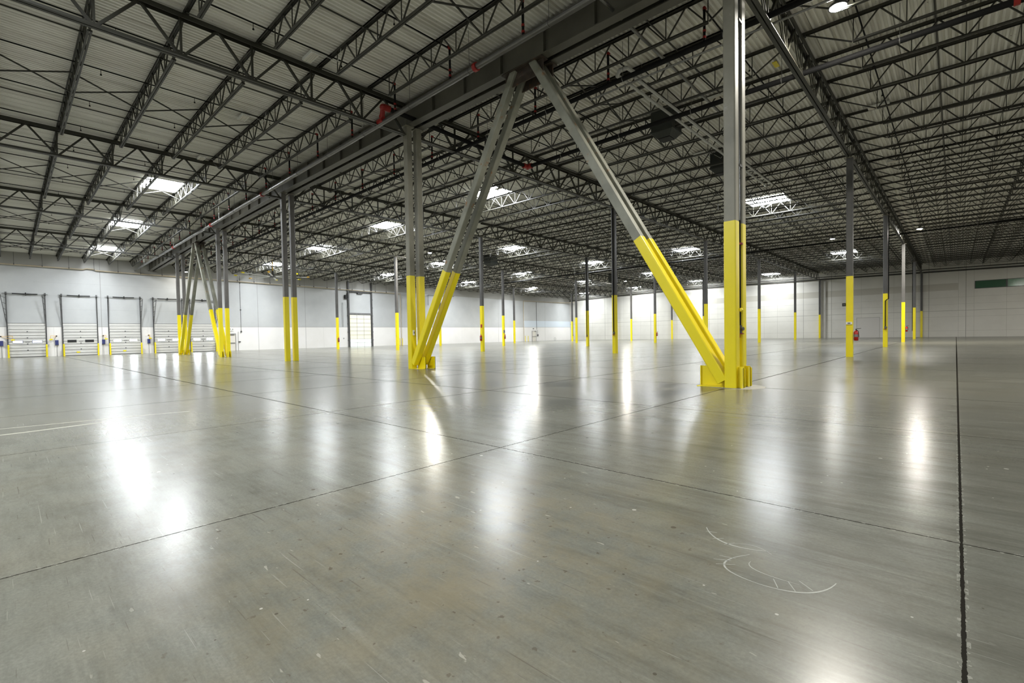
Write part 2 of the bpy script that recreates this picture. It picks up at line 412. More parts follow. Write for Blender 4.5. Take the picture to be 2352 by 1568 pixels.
mb = MB(); mb.box(XW-.3, XW, YN, YR, 0, 10.6)
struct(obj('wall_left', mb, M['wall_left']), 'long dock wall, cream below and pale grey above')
mb = MB(); mb.box(XW-.3, XE+.3, YR, YR+.3, 0, 10.7)
struct(obj('wall_right', mb, M['wall_end']), 'cream panel wall at the end of the hall')
mb = MB(); mb.box(XE, XE+.3, YN, YR, 0, 10.7); struct(obj('wall_east', mb, M['wall_plain']))
mb = MB(); mb.box(XW-.3, XE+.3, YN-.3, YN, 0, 10.7); struct(obj('wall_back', mb, M['wall_plain']))

# green office windows high in the end wall
for k, (xa, xb) in enumerate(((1.84, 4.70), (4.80, 8.3))):
    w = struct(put('window_%d' % (k+1), None), ('dark green office window high in the end wall', 'lighter green office window at the edge of the frame')[k])
    mb = MB()
    for a in ((xa-.04, xb+.04, 6.38, 6.44), (xa-.04, xb+.04, 7.36, 7.42), (xa-.04, xa+.02, 6.38, 7.42), (xb-.02, xb+.04, 6.38, 7.42)):
        mb.box(a[0], a[1], YR-.05, YR, a[2], a[3])
    obj('window_frame', mb, M['darkgrey'], w)
    mb = MB(); mb.box(xa, xb, YR-.03, YR-.01, 6.42, 7.38); obj('pane', mb, M['glass'] if k == 0 else M['glass2'], w)

# dark ledger along the top of the end wall
mb = MB(); lp = [(20.6, 8.60), (6, 8.80), (-10, 9.02), (-26, 9.22), (-40, 9.28), (-52, 9.05), (-64.2, 8.75)]
for (xa, za), (xb, zb) in zip(lp[:-1], lp[1:]):
    mb.bar((xa, YR-.22, za+.09), (xb, YR-.22, zb+.09), .16, .18)
led = obj('end_wall_ledger', mb, M['joist']); tag(led, 'dark steel ledger running along the top of the end wall', 'beam')
mb = MB()
for (xa, za), (xb, zb) in zip(lp[:-1], lp[1:]):
    mb.tube((xa, YR-.5, za+.42), (xb, YR-.5, zb+.42), .05, 8)
for k in range(30):
    xk = 8-2.4*k
    if xk > XW+.5:
        zl = 9.0
        for (xa, za), (xb, zb) in zip(lp[:-1], lp[1:]):
            if xb <= xk <= xa: zl = za+(zb-za)*(xk-xa)/(xb-xa)
        mb.tube((xk, YR-.5, zl+.42), (xk, YR-.5, roof(xk)), .012, 5)
tag(obj('sprinkler_pipe', mb, M['black']), 'black pipe hung on rods just above the end wall ledger', 'pipe')

# ------------------------------------------------------------------ open web joists
JD = .78
JL = 12.10
def joist_meshes():
    tc, bc, wb = MB(), MB(), MB()
    for s in (-.032, .032):
        tc.box(0, JL, s-.022, s+.022, -.055, -.012); tc.box(0, JL, s+(.018 if s > 0 else -.022), s+(.022 if s > 0 else -.018), -.09, -.012)
        bc.box(1.32, JL-1.32, s-.022, s+.022, -JD, -JD+.045)
    tc.box(0, .14, -.06, .06, -.13, -.05); tc.box(JL-.14, JL, -.06, .06, -.13, -.05)
    n = 9; st = (JL-2.64)/(n-1); bot = [1.32+st*k for k in range(n)]
    zt, zb = -.06, -JD+.03
    for k, xb in enumerate(bot):
        wb.bar((xb, 0, zt), (xb, 0, zb), .024, .024, cap=False)
        xa = 0.08 if k == 0 else xb-st/2; xc = JL-.08 if k == n-1 else xb+st/2
        wb.bar((xa, 0, zt), (xb-.03, 0, zb), .036, .036, cap=False)
        wb.bar((xb+.03, 0, zb), (xc, 0, zt), .036, .036, cap=False)
    return tc.mesh('joist_top_chord', M['joist']), bc.mesh('joist_bottom_chord', M['joist']), wb.mesh('joist_web', M['joist'])
JM = joist_meshes()
ORD = ['first', 'second', 'third', 'fourth', 'fifth', 'sixth', 'seventh', 'eighth']
BAYN = ['sixth bay from the docks', 'fifth bay from the docks', 'fourth bay from the docks', 'third bay from the docks', 'second bay from the docks', 'bay over the docks']
ROWN = ['ahead of the twin columns', 'behind the twin columns', 'behind the second column row', 'behind the third column row', 'behind the fourth column row', 'behind the fifth column row']
Ystart = [YC[0]-15.12] + YC
proto_j = None
bay_x = [(8.62, XC[0], 0)] + [(XC[i], XC[i+1], i+1) for i in range(4)] + [(XC[4], XW, 5)]
joist_rows = []
for r in range(6):
    y0, y1 = Ystart[r], Ystart[r+1]
    for k in range(8):
        joist_rows.append((r, k, y0+(y1-y0)*k/8))
for (xa, xb, bi) in bay_x:
    for (r, k, y) in joist_rows:
        if k == 0 and r == 1: continue              # the double beam stands here
        za, zb = roof(xa), roof(xb)
        P, Q = (xa, y, za-.4), (xb, y, zb-.4)
        if not in_view(P, Q): continue
        lab = 'dark open-web joist, %s %s, %s' % (ORD[k], ROWN[r], BAYN[bi])
        if proto_j is None:
            t = thing('roof_joist', lab, 'joist', group='open-web roof joists')
            put('top_chord', JM[0], t); put('bottom_chord', JM[1], t); put('web', JM[2], t); proto_j = t
        else:
            t = copy_tree(proto_j); t['label'] = lab
        L = abs(xb-xa); t.location = (xa-.03, y, za)
        t.rotation_euler = (0, 0, math.pi)
        ang = math.atan2(zb-za, L)
        t.rotation_euler = Matrix.Rotation(math.pi, 3, 'Z').to_euler()
        t.rotation_euler = (Matrix.Rotation(math.pi, 3, 'Z') @ Matrix.Rotation(-ang, 3, 'Y')).to_euler()

# ------------------------------------------------------------------ joist girders
GD = 1.30
ROWG = ROWN
GLN = ['over the nearest yellow column line', 'over the second column line', 'over the third column line', 'over the fourth column line', 'over the column line nearest the docks']
gcache = {}
def girder_parts(L, n=8):
    key = round(L, 2)
    if key in gcache: return gcache[key]
    tc, bc = MB(), MB()
    for s in (-.06, .06):
        tc.box(s-.045, s+.045, 0, L, -.14, -.13+.02); tc.box(s+(.03 if s > 0 else -.045), s+(.045 if s > 0 else -.03), 0, L, -.24, -.12)
        bc.box(s-.045, s+.045, 0, L, -GD, -GD+.02); bc.box(s+(-.045 if s > 0 else .03), s+(-.03 if s > 0 else .045), 0, L, -GD, -GD+.10)
    st = L/n
    up_d, dn_d, ve = MB(), MB(), MB()
    for s in (-.025, .025):
        up_d.bar((s, -st/2, -.18), (s, -.04, -GD+.06), .022, .065, side=(1, 0, 0))
        dn_d.bar((s, .04, -GD+.06), (s, st/2, -.18), .022, .065, side=(1, 0, 0))
        ve.bar((s, 0, -.18), (s, 0, -GD+.06), .022, .05, side=(1, 0, 0))
    e = (tc.mesh('girder_top_chord', M['girder']), bc.mesh('girder_bottom_chord', M['girder']),
         up_d.mesh('girder_diagonal', M['girder']), dn_d.mesh('girder_diagonal', M['girder']), ve.mesh('girder_vertical', M['girder']), st)
    gcache[key] = e; return e
for i, x in enumerate(XC):
    for r in range(6):
        y0, y1 = Ystart[r]+(.36 if r == 1 else .12), Ystart[r+1]-(.36 if r == 0 else .12)
        z = roof(x)
        if not in_view((x, y0, z-.7), (x, y1, z-.7)): continue
        L = y1-y0; tcm, bcm, dm1, dm2, vm, st = girder_parts(L)
        t = thing('joist_girder', 'dark truss girder %s, %s' % (GLN[i], ROWG[r]), 'girder', (x, y0, z), group='truss girders')
        put('top_chord', tcm, t); put('bottom_chord', bcm, t)
        for k in range(1, 8):
            put('vertical', vm, t, (0, st*k, 0)); put('diagonal', dm1, t, (0, st*k, 0)); put('diagonal', dm2, t, (0, st*k, 0))
        put('diagonal', dm2, t, (0, 0, 0)); put('diagonal', dm1, t, (0, L, 0))

# ------------------------------------------------------------------ double beam over the twin columns
def tube_prof(h, c=.03):
    p = []
    for sx, sy, a0 in ((1, 1, 0), (-1, 1, 90), (-1, -1, 180), (1, -1, 270)):
        for a in (0, 30, 60, 90):
            t = math.radians(a0+a); p.append((sx*(h-c)+math.cos(t)*c, sy*(h-c)+math.sin(t)*c))
    return p
TW = (11.05, 11.51)
def i_beam(p, q, d, w, tf=.03, tw=.02):
    m = MB()
    for dz in (d-tf/2, tf/2): m.bar(Vector(p)+Vector((0, 0, dz)), Vector(q)+Vector((0, 0, dz)), w, tf)
    m.bar(Vector(p)+Vector((0, 0, d/2)), Vector(q)+Vector((0, 0, d/2)), tw, d-tf)
    return m
SPN = ['beside the silver main, over the nearest brace', 'between the second and third twin columns', 'between the third and fourth twin columns', 'over the far brace', 'running on to the dock wall']
for j, y in enumerate(TW):
    for i in range(-1, 5):
        xa = 8.62 if i < 0 else XC[i]; xb = XC[0] if i < 0 else (XC[i+1] if i < 4 else XW)
        za, zb = roof(xa), roof(xb)
        lab = ('near' if j == 0 else 'far')+' beam of the dark double beam, '+('right of the nearest twin columns' if i < 0 else SPN[i])
        t = thing('steel_beam', lab, 'beam', (0, 0, 0), group='double beam')
        m = i_beam((xa-.01, y, za-.95), (xb+.01, y, zb-.95), .86, .29)
        obj('wide_flange', m, M['beam'], t)
        m = MB()
        for k in range(1, 7):
            xk = xa+(xb-xa)*k/7; zk = roof(xk)
            m.box(xk-.008, xk+.008, y-.13, y+.13, zk-.92, zk-.12)
        obj('stiffener', m, M['beam'], t)

# ------------------------------------------------------------------ columns
HH = .125
def column_meshes(h, mt='grey_col'):
    a = MB(); a.prism((0, 0, 3.66), (0, 0, h), tube_prof(HH), (1, 0, 0))
    c = MB(); c.prism((0, 0, 0.0), (0, 0, 3.66), tube_prof(HH+.004), (1, 0, 0))
    p = MB(); p.box(-.2, .2, -.2, .2, h, h+.02)
    return a.mesh('column_shaft', M[mt]), c.mesh('column_yellow_base', M['yellow']), p.mesh('cap_plate', M['grey_col'])
def column(x, y, h, label, group='steel columns', mt='dark_col'):
    t = thing('steel_column', label, 'column', (x, y, 0), group=group)
    a, c, p = column_meshes(h, mt)
    put('shaft', a, t); put('yellow_base', c, t); put('cap_plate', p, t)
    return t
LN = ['nearest column line', 'second column line', 'third column line', 'fourth column line', 'column line nearest the docks']
RN = ['', 'second row from the camera', 'third row from the camera', 'fourth row from the camera', 'fifth row from the camera', 'back row at the end wall']
TWN = ['big nearest pair at the right brace foot', 'pair at the left foot of the near brace', 'pair standing clear between the braces', 'pair at the right foot of the far brace', 'pair at the left foot of the far brace']
XT = [-3.62, -15.70, -27.86, -39.96, -52.17]
for i, x in enumerate(XT):
    for j, y in enumerate(TW):
        column(x, y, roof(x)-.97, 'grey and yellow twin column, %s one of the %s' % ('near' if j == 0 else 'far', TWN[i]), 'twin columns under the double beam', 'grey_col' if i < 2 else 'mid_col')
for a in range(1, 6):
    for i, x in enumerate(XC):
        z = roof(x)-GD-.02
        if a == 5 and i in (2,): pass
        column(x, YC[a] if a < 5 else YR-.3, z, 'grey steel column with yellow base, %s, %s' % (LN[i], RN[a]))
# end wall strip beside the last column of the second line
mb = MB(); mb.box(XC[1]+.15, XC[1]+.75, YR-.16, YR, 0, 8.9); tag(obj('wall_strip', mb, M['wall_plain']), 'pale strip on the end wall beside the last second-line column', 'pier')

# ------------------------------------------------------------------ chevron braces
def brace(label, foot, apex, y, outward):
    "foot, apex: (x, z) of the axis; outward: side of the foot on which the gusset stands"
    t = thing('diagonal_brace', label, 'brace', (foot[0], y, 0), group='inverted V braces')
    f = Vector((0, 0, foot[1])); a = Vector((apex[0]-foot[0], 0, apex[1])); d = (a-f).normalized()
    zs = 3.62; c = f + d*((zs-f.z)/d.z)
    m = MB(); m.prism(c, a, tube_prof(.116), (0, 1, 0)); obj('upper_shaft', m, M['rust_col'], t)
    m = MB(); m.prism(f, c, tube_prof(.12), (0, 1, 0)); obj('yellow_shaft', m, M['yellow'], t)
    o = outward
    m = MB()
    G = .57 if o < 0 else .50
    m.box(min(0, o*G), max(0, o*G), .145, .165, 0, .46)     # gusset behind the tube
    m.box(min(o*(G-.02), o*G), max(o*(G-.02), o*G), .11, .165, 0, .46)
    obj('gusset_plate', m, M['yellow'], t)
    m = MB(); m.box(-.02 if o > 0 else -G, G if o > 0 else .02, -.10, .165, 0, .014)
    obj('base_plate', m, M['yellow'], t)
    return t
for j, y in enumerate(TW):
    nm = 'near' if j == 0 else 'far'
    zb = roof(-9.6)-.96
    brace('yellow-footed diagonal leaning left from the nearest twin columns, %s tube' % nm, (-3.80, .13), (-9.22, zb), y, -1)
    brace('rust-streaked diagonal leaning right from the second twin columns, %s tube' % nm, (-15.55, .20), (-9.95, zb), y, 1)
    zb = roof(-46)-.96
    brace('far diagonal leaning left off the fourth twin columns, %s tube' % nm, (-40.20, .13), (-45.75, zb), y, -1)
    brace('far diagonal leaning right off the twin columns nearest the docks, %s tube' % nm, (-51.95, .20), (-46.4, zb), y, 1)
for xk, lb in ((-9.6, 'rusty gusset plate where the near brace meets the beam'), (-46.07, 'gusset plate where the far brace meets the beam')):
    mb = MB()
    z = roof(xk)-.98
    for y in TW:
        mb.box(xk-.75, xk+.75, y-.02, y+.02, z-.42, z+.0); mb.box(xk-.8, xk+.8, y-.16, y+.16, z-.02, z+.01)
    tag(obj('apex_plate', mb, M['apex']), lb, 'plate')
# short channel stiffeners on the open side of the nearest columns
for i, x in enumerate(XT):
    for j, y in enumerate(TW):
        if i in (0, 3):
            mb = MB(); xo = x+HH
            mb.box(xo, xo+.115, y-.015, y+.015, 0, .46); mb.box(xo+.10, xo+.115, y-.13, y+.015, 0, .44); mb.box(xo, xo+.115, y+.10, y+.125, 0, .42)
            tag(obj('foot_stiffener', mb, M['yellow']), 'short yellow channel at the foot of the %s column, %s twin columns' % ('near' if j == 0 else 'far', 'nearest' if i == 0 else 'fourth'), 'plate')

# ------------------------------------------------------------------ skylights
SKN = {}
def skylight(x, y, label):
    z = roof(x); t = thing('skylight', label, 'skylight', (x, y, z), group='skylights')
    if 'f' not in SKN:
        m = MB()
        for a in ((-1.28, 1.28, -.93, -.85), (-1.28, 1.28, .85, .93), (-1.28, -1.2, -.93, .93), (1.2, 1.28, -.93, .93)): m.box(*a, -.07, -.0)
        SKN['f'] = m.mesh('curb', M['white'])
        m = MB(); m.quad((-1.2, -.85, -.03), (-1.2, .85, -.03), (1.2, .85, -.03), (1.2, -.85, -.03)); SKN['d'] = m.mesh('diffuser', M['skylight'])
    put('curb', SKN['f'], t); put('diffuser', SKN['d'], t)
    return t
BC = [2.5, -9.6, -21.75, -33.9, -46.07, -58.2]
SKW = {0: [3, 4, 5], 1: [2, 3, 4, 5], 2: [1, 3, 4, 5], 3: [2, 3, 4, 5], 4: [1, 3, 4, 5], 5: [2, 3, 4, 5]}
RS = ['ahead of the twin columns', 'over the bay behind the twin columns', 'behind the second column row', 'behind the third column row', 'behind the fourth column row', 'close to the end wall']
BS = ['', 'nearest the right column line', 'second bay from the right', 'middle bay', 'bay beside the dock bay', 'dock-side bay']
for r, bays in SKW.items():
    y = Ystart[r+1]-4.72 if r < 5 else YR-3.6
    for bi in bays: skylight(BC[bi], y, 'glowing skylight %s, %s' % (RS[r], BS[bi]))
# unseen skylights added over and behind the camera to light the hall
ORD.append('ninth'); sk_i = 0
for (x, y) in ((2.5, -8.6), (-9.6, -8.6), (-21.75, -8.6), (-33.9, -8.6), (-46.07, -8.6), (-58.2, -8.6), (14.6, 6.5), (14.6, 21.6), (-9.6, -1.0)):
    sk_n = ORD[sk_i]; sk_i += 1
    skylight(x, y, 'added glowing skylight outside the picture, the %s one counted from the back' % sk_n)

# ------------------------------------------------------------------ high bay lamps
def high_bay(x, y, z, label, power, lit=True):
    t = thing('high_bay_lamp', label, 'lamp', (x, y, z), group='high bay lamps')
    m = MB(); m.lathe((0, 0, 0), [(.0, .22), (.07, .22), (.09, .12), (.20, .05), (.22, -.02), (.19, -.02)], 20); obj('housing', m, M['darkgrey'], t, smooth=True)
    m = MB(); m.lathe((0, 0, 0), [(.0, -.05), (.12, -.045), (.19, -.02)], 20); obj('lens', m, M['lamp'], t)
    m = MB(); m.tube((0, 0, .2), (0, 0, roof(x)-z), .01, 6); obj('hanging_cable', m, M['darkgrey'], t)
    l = bpy.data.lights.new('high_bay_light', 'AREA'); l.shape = 'DISK'; l.size = .4; l.energy = power*BAY_L; l.color = (1, .96, .87)
    lo = bpy.data.objects.new('lamp_light', l); COL.objects.link(lo); lo.location = (0, 0, -.08); lo.parent = t
    return t
for (x, y, z, lb, p) in (
    (-2.27, 15.04, 9.6, 'brightest high bay lamp, at the top right beside the roof joists', 600),
    (-2.27, 52.9, 9.6, 'small high bay lamp near the end wall on the right', 900),
    (-8.3, 52.3, 9.6, 'faint high bay lamp left of the rightmost skylight', 120),
    (-37.7, 28.85, 9.5, 'high bay lamp seen between the twin columns and the leaning brace', 700),
    (-51.8, 61.1, 9.3, 'high bay lamp far off, above the dock wall corner', 700),
    (-38.05, 67.4, 9.5, 'high bay lamp right of the far pipe, in the middle distance', 700),
    (9.5, 34.0, 9.5, 'added high bay lamp outside the picture on the right, nearest', 800),  # this and the next two: unseen lamps added to brighten the right side
    (9.5, 58.0, 9.5, 'added high bay lamp outside the picture on the right, middle', 600),
    (10.5, 76.0, 9.5, 'added high bay lamp outside the picture on the right, farthest', 300),
    (-62.0, 13.9, 8.9, 'high bay lamp glinting through the far brace', 60)):
    high_bay(x, y, z, lb, p)

# ------------------------------------------------------------------ sprinkler pipes
def red_ring(m, c, d, r, w=.08):
    c = Vector(c); d = Vector(d).normalized(); m.tube(c-d*w/2, c+d*w/2, r, 10)
def main_pipe(label, x0, x1, y, z0, z1, r, mat, name='sprinkler_main', hang=3.05):
    t = thing(name, label, 'pipe', (0, 0, 0), group='sprinkler mains')
    m = MB(); m.tube((x0, y, z0), (x1, y, z1), r, 14); obj('pipe_run', m, mat, t, smooth=False)
    n = int(abs(x1-x0)/hang)
    for k in range(n+1):
        u = (k+.35)/(n+1); xk = x0+(x1-x0)*u; zk = z0+(z1-z0)*u
        if not in_view((xk, y, zk), (xk, y, roof(xk))): continue
        m = MB(); m.tube((xk, y, zk+r*.9), (xk, y, roof(xk)), .008, 5)
        m.tube((xk-.012, y, zk), (xk+.012, y, zk), r+.012, 14)
        obj('hanger', m, M['silver'], t)
    return t
mainA = main_pipe('large silver sprinkler main running beside the double beam', 8.6, XW+.2, 9.75, 9.25, 8.9, .085, M['main'])
for xk in (-10.35, -27.3, -36.6, -47.0):
    m = MB(); red_ring(m, (xk, 9.75, 9.25-.0048*(8.6-xk)), (1, 0, 0), .125, .12); obj('red_coupling', m, M['red'], mainA)
mainB = main_pipe('black sprinkler main just behind the double beam', 8.6, XW+.2, 13.45, 9.22, 9.0, .075, M['black'])
mainC = main_pipe('black sprinkler main ending in a red elbow behind the near brace', 8.6, -14.75, 17.25, 9.22, 9.22, .085, M['black'])
m = MB(); red_ring(m, (-14.7, 17.25, 9.22), (1, 0, 0), .12, .2); m.ball((-14.86, 17.25, 9.22), .13, 10); red_ring(m, (-14.86, 17.05, 9.22), (0, 1, 0), .12, .2)
red_ring(m, (1.05, 17.25, 9.22), (1, 0, 0), .11, .12); obj('red_coupling', m, M['red'], mainC)
mainD = main_pipe('far black pipe crossing the hall at mid distance', 8.0, -50.0, 51.5, 9.15, 9.1, .07, M['black'])
cross = thing('cross_pipe', 'thick black cross pipe with the big red elbow by the twin columns', 'pipe', group='sprinkler mains')
m = MB(); m.tube((-14.86, 17.2, 9.22), (-15.2, 9.95, 9.62), .085, 12); obj('pipe_run', m, M['black'], cross)
m = MB()
m.tube((-15.2, 9.95, 9.62), (-15.22, 9.72, 9.63), .12, 14); m.ball((-15.25, 9.7, 9.62), .13, 12)
m.tube((-15.3, 9.72, 9.58), (-15.42, 9.74, 9.28), .09, 12); m.tube((-15.28, 9.75, 9.20), (-15.62, 9.75, 9.20), .12, 14); m.ball((-15.42, 9.75, 9.36), .11, 12)
obj('red_elbow', m, M['red'], cross)

# branch lines with heads and risers
XB = [-2.40-3.04*k for k in range(20)]
head = MB(); head.tube((0, 0, 0), (0, 0, -.12), .008, 6); head.lathe((0, 0, -.12), [(.0, 0), (.018, -.01), (.03, -.055), (.0, -.06)], 8)
HEAD = head.mesh('sprinkler_head', M['black'])
elb = MB(); elb.tube((0, 0, -.04), (0, 0, .02), .042, 10); elb.ball((0, 0, .02), .045, 10); elb.tube((0, 0, .02), (0, .08, .02), .042, 10)
ELB = elb.mesh('red_elbow', M['red']); tee = MB(); tee.tube((0, 0, -.03), (0, 0, .03), .044, 10); TEE = tee.mesh('red_tee', M['red'])
cnt = 0
for k, x in enumerate(XB):
    if x < XW+.5: break
    z = roof(x)-.17; cnt += 1
    for side in (0, 1):
        ya, yb = ((-3.5, 9.75) if side == 0 else (13.45, YR-.6))
        if not in_view((x, ya, z), (x, yb, z)): continue
        bay = 0
        for q in range(6):
            if XN[q+1] <= x <= XN[q]: bay = q
        wk = ['outer', 'second', 'third', 'inner'][k % 4]
        xs_ = x + (.35 if side else 0)
        t = thing('sprinkler_branch', 'thin black sprinkler branch %s the double beam, %s line, %s' % (('before' if side == 0 else 'beyond'), wk, BAYN[bay]), 'pipe', (xs_, 0, z), group='sprinkler branch lines')
        m = MB(); m.tube((0, ya, 0), (0, yb, 0), .022, 8); obj('pipe_run', m, M['black'], t)
        yr = 9.75 if side == 0 else 13.45; zm = 9.25-z
        m = MB(); m.tube((0, yr, 0), (0, yr, zm), .036, 10); obj('riser', m, M['black'], t)
        o = put('red_elbow', ELB, t, (0, yr, 0))
        if side == 0: o.rotation_euler = (0, 0, math.pi)
        put('red_tee', TEE, t, (0, yr, zm+.10)); put('red_tee', TEE, t, (0, yr, zm+.27))
        y = (2.45-2.65*2) if side == 0 else 14.7
        while y < min(yb, 42):
            if in_view((x, y, z), (x, y, z-.1), 0): put('sprinkler_head', HEAD, t, (0, y, -.015))
            y += 2.65

# ------------------------------------------------------------------ bridging between joists
for (xa, xb, bi) in bay_x:
    for oi, off in enumerate((3.0, 9.1)):
        x = xa-off; z = roof(x)-.075
        m = MB(); m.bar((x, -3.8, z), (x, 10.8, z), .035, .035); m.bar((x, 11.8, z), (x, YR-.3, z), .035, .035)
        if in_view((x, -3, z), (x, YR-1, z)):
            tag(obj('bridging_angle', m, M['joist']), 'thin bridging line under the deck, %s of two, %s' % (('right-hand' if oi == 0 else 'left-hand'), BAYN[bi]), 'bridging', 'bridging lines')
    # crossed bridging down the middle of each bay
    x = xa-6.08
    for r in range(6):
        m = MB(); any_ = False
        for k in range(8):
            y0 = Ystart[r]+(Ystart[r+1]-Ystart[r])*k/8; y1 = Ystart[r]+(Ystart[r+1]-Ystart[r])*(k+1)/8
            if (r == 0 and k == 7) or (r == 1 and k == 0): continue
            zt, zb = roof(x)-.08, roof(x)-JD+.04
            m.bar((x-.03, y0+.03, zt), (x-.03, y1-.03, zb), 0.04, .04); m.bar((x+.03, y0+.03, zb), (x+.03, y1-.03, zt), .04, .04)
            any_ = any_ or in_view((x, y0, zt), (x, y1, zb))
        if any_:
            tag(obj('cross_bridging', m, M['joist']), 'crossed joist bridging %s, in the %s' % (ROWN[r], BAYN[bi]), 'bridging', 'crossed bridging')

# ------------------------------------------------------------------ dock doors
DO = [(.22, 2.72), (3.97, 6.50), (7.48, 10.05), (11.28, 13.85), (14.68, 17.15)]
PZ = [0, .35, .66, .96, 1.28, 1.60, 1.88, 2.16, 2.46, 2.74, 2.95]
WK = ['frost', 'dark', 'bright', 'bright', 'bright']
DL = ['leftmost dock door with two blue-edged panes', 'second dock door, with two dark grilles', 'third dock door, with two blazing panes',
      'fourth dock door, half behind the far brace', 'fifth dock door, right of the far brace']
door_n = 0
for i, (ya, yb) in enumerate(DO):
    door_n += 1
    d = struct(put('door_%d' % door_n, None, loc=(XW, (ya+yb)/2, 0)), DL[i]); w = yb-ya; h = w/2
    m = MB()                                         # ribbed sections
    z = .03
    for k in range(5):
        z0 = .03+k*.585
        m.box(.02, .07, -h, h, z0, z0+.565)
        for q in (.10, .28, .46): m.box(.07, .085, -h, h, z0+q, z0+q+.045)
    obj('door_panel', m, M['mdoor'], d)
    m = MB(); m.box(.03, .09, -h, h, -.0, .05); 
    for k in range(1, 5): m.box(.071, .087, -h, h, .03+k*.585-.03, .03+k*.585)
    for k in range(5): m.box(.071, .087, -h, h, .03+k*.585+.25, .03+k*.585+.268)
    obj('seal_strip', m, M['rubber'], d)
    m = MB(); m.box(.0, .06, -h-.02, h+.02, 2.96, 3.22); obj('header_panel', m, M['track'] if False else M['mdoor'], d)
    m = MB(); m.box(.06, .07, -h-.03, h+.03, 3.20, 3.235); m.box(.06, .075, -h, h, 2.95, 2.975); obj('header_trim', m, M['darkgrey'], d)
    for s in (-1, 1):
        y0 = s*h*.52
        m = MB(); m.box(.085, .10, y0-.34, y0+.34, 1.32, 1.58); fr = obj('window_frame', m, M['blue'] if WK[i] == 'frost' else M['darkgrey'], d)
        m = MB(); m.box(.098, .106, y0-.31, y0+.31, 1.35, 1.55)
        obj('pane', m, {'frost': M['daywin_dim'], 'dark': M['rubber'], 'bright': M['daywin']}[WK[i]], d)
    m = MB()
    for zc in (.66, 1.25, 1.83, 2.42): m.tube((.07, 0, zc), (.115, 0, zc), .045, 10)
    obj('latch', m, M['darkgrey'], d)
    m = MB(); m.box(.085, .10, -.15, .15, 1.42, 1.47); obj('door_handle', m, M['darkgrey'], d)
    if i in (1, 2):
        m = MB(); m.prism((.085, -.22, .36), (.10, -.22, .36), [(-.16, 0), (.16, 0), (.10, -.14), (-.10, -.14)], (0, 1, 0)); o = obj('yellow_tag', m, M['yellow'], d)
        o.location = (0, .12 if i == 2 else 0, .05)
    for s in (-1, 1):
        y = s*(h+.05); out = -s
        m = MB(); m.box(.04, .13, y-.04, y+.04, 0, 6.0); tr = obj('track', m, M['darkgrey'], d)
        m = MB()
        sh = .052*((ya+yb)/2+y-7)
        m.bar((.13, y, 3.0), (.60, y+sh, 5.85), .04, .05)                    # rail leaning off the wall
        for k in range(5):
            u = (k+.8)/5.2; m.bar((.10, y, 3.0+2.85*u-.08), (.13+.47*u, y+sh*u, 3.0+2.85*u+.05), .025, .025)
        for k in range(10): m.box(.13, .18, y-s*.02-.03, y-s*.02+.03, .25+k*.28, .33+k*.28)
        obj('track_bracket', m, M['darkgrey'], d)
        m = MB(); m.tube((.16, y-.06, 5.98), (.16, y+.06, 5.98), .14, 14); obj('cable_drum', m, M['darkgrey'], d)
    m = MB(); m.tube((.16, -h-.3, 5.98), (.16, h+.25, 5.98), .022, 8); obj('spring_shaft', m, M['track'], d)
    m = MB(); m.tube((.16, -h+.35, 5.98), (.16, -.05, 5.96), .05, 10); m.tube((.16, .05, 5.96), (.16, h-.45, 5.98), .05, 10); m.box(0, .2, -.04, .04, 5.85, 6.1); obj('torsion_spring', m, M['rubber'], d)
    for s in (-1, 1):
        yb_ = (ya+yb)/2+s*(h+.02)
        if i == 3 and s > 0: pass
        t = thing('bollard', 'yellow bollard at the %s jamb of the %s dock door' % ('left' if s < 0 else 'right', ['leftmost', 'second', 'third', 'fourth', 'fifth'][i]), 'bollard', (XW+.42, yb_, 0), group='dock door bollards')
        m = MB(); m.lathe((0, 0, 0), [(.07, 0), (.07, 1.12), (.05, 1.17), (0, 1.19)], 14); obj('post', m, M['yellow'], t, smooth=False)
        m = MB(); m.box(-.11, .11, -.11, .11, 0, .015); obj('base_plate', m, M['yellow'], t)
for i, y in enumerate((3.48, 6.98, 10.76, 14.25, -.24)):
    q = ['between the leftmost and second dock doors', 'between the second and third dock doors', 'between the third and fourth dock doors', 'between the fourth and fifth dock doors', 'at the left edge of the picture'][i]
    t = thing('dock_control_box', 'dark blue control box on the wall %s' % q, 'control box', (XW, y, 1.33), group='dock control boxes')
    m = MB(); m.box(0, .16, -.12, .12, -.22, .24); obj('enclosure', m, M['blue'], t)
    m = MB(); m.box(0, .10, -.13, .13, -.27, -.22); m.tube((.03, 0, -.25), (.03, 0, -1.33), .014, 6); obj('conduit', m, M['track'], t)
    t = thing('dock_light_arm', 'orange swing arm with yellow lamp head %s' % q, 'lamp', (XW, y-.02, 1.97), group='dock light arms')
    reach = (-.42, .18, .08, .1, .75)[i]
    m = MB(); m.tube((0, 0, 0), (.30, 0, .0), .05, 8); m.bar((.3, 0, 0), (.42, reach, .03), .03, .03); m.bar((.3, 0, -.02), (.42, reach, -.30), .02, .02); m.bar((.42, reach, .03), (.42, reach, -.3), .025, .025); obj('arm', m, M['orange'], t)
    m = MB(); m.tube((.42, reach-.1, -.36), (.42, reach+.14, -.33), .07, 10); obj('lamp_head', m, M['yellow'], t)
    m = MB(); m.tube((.26, 0, 0), (.34, 0, 0), .06, 8); obj('pivot', m, M['rubber'], t)

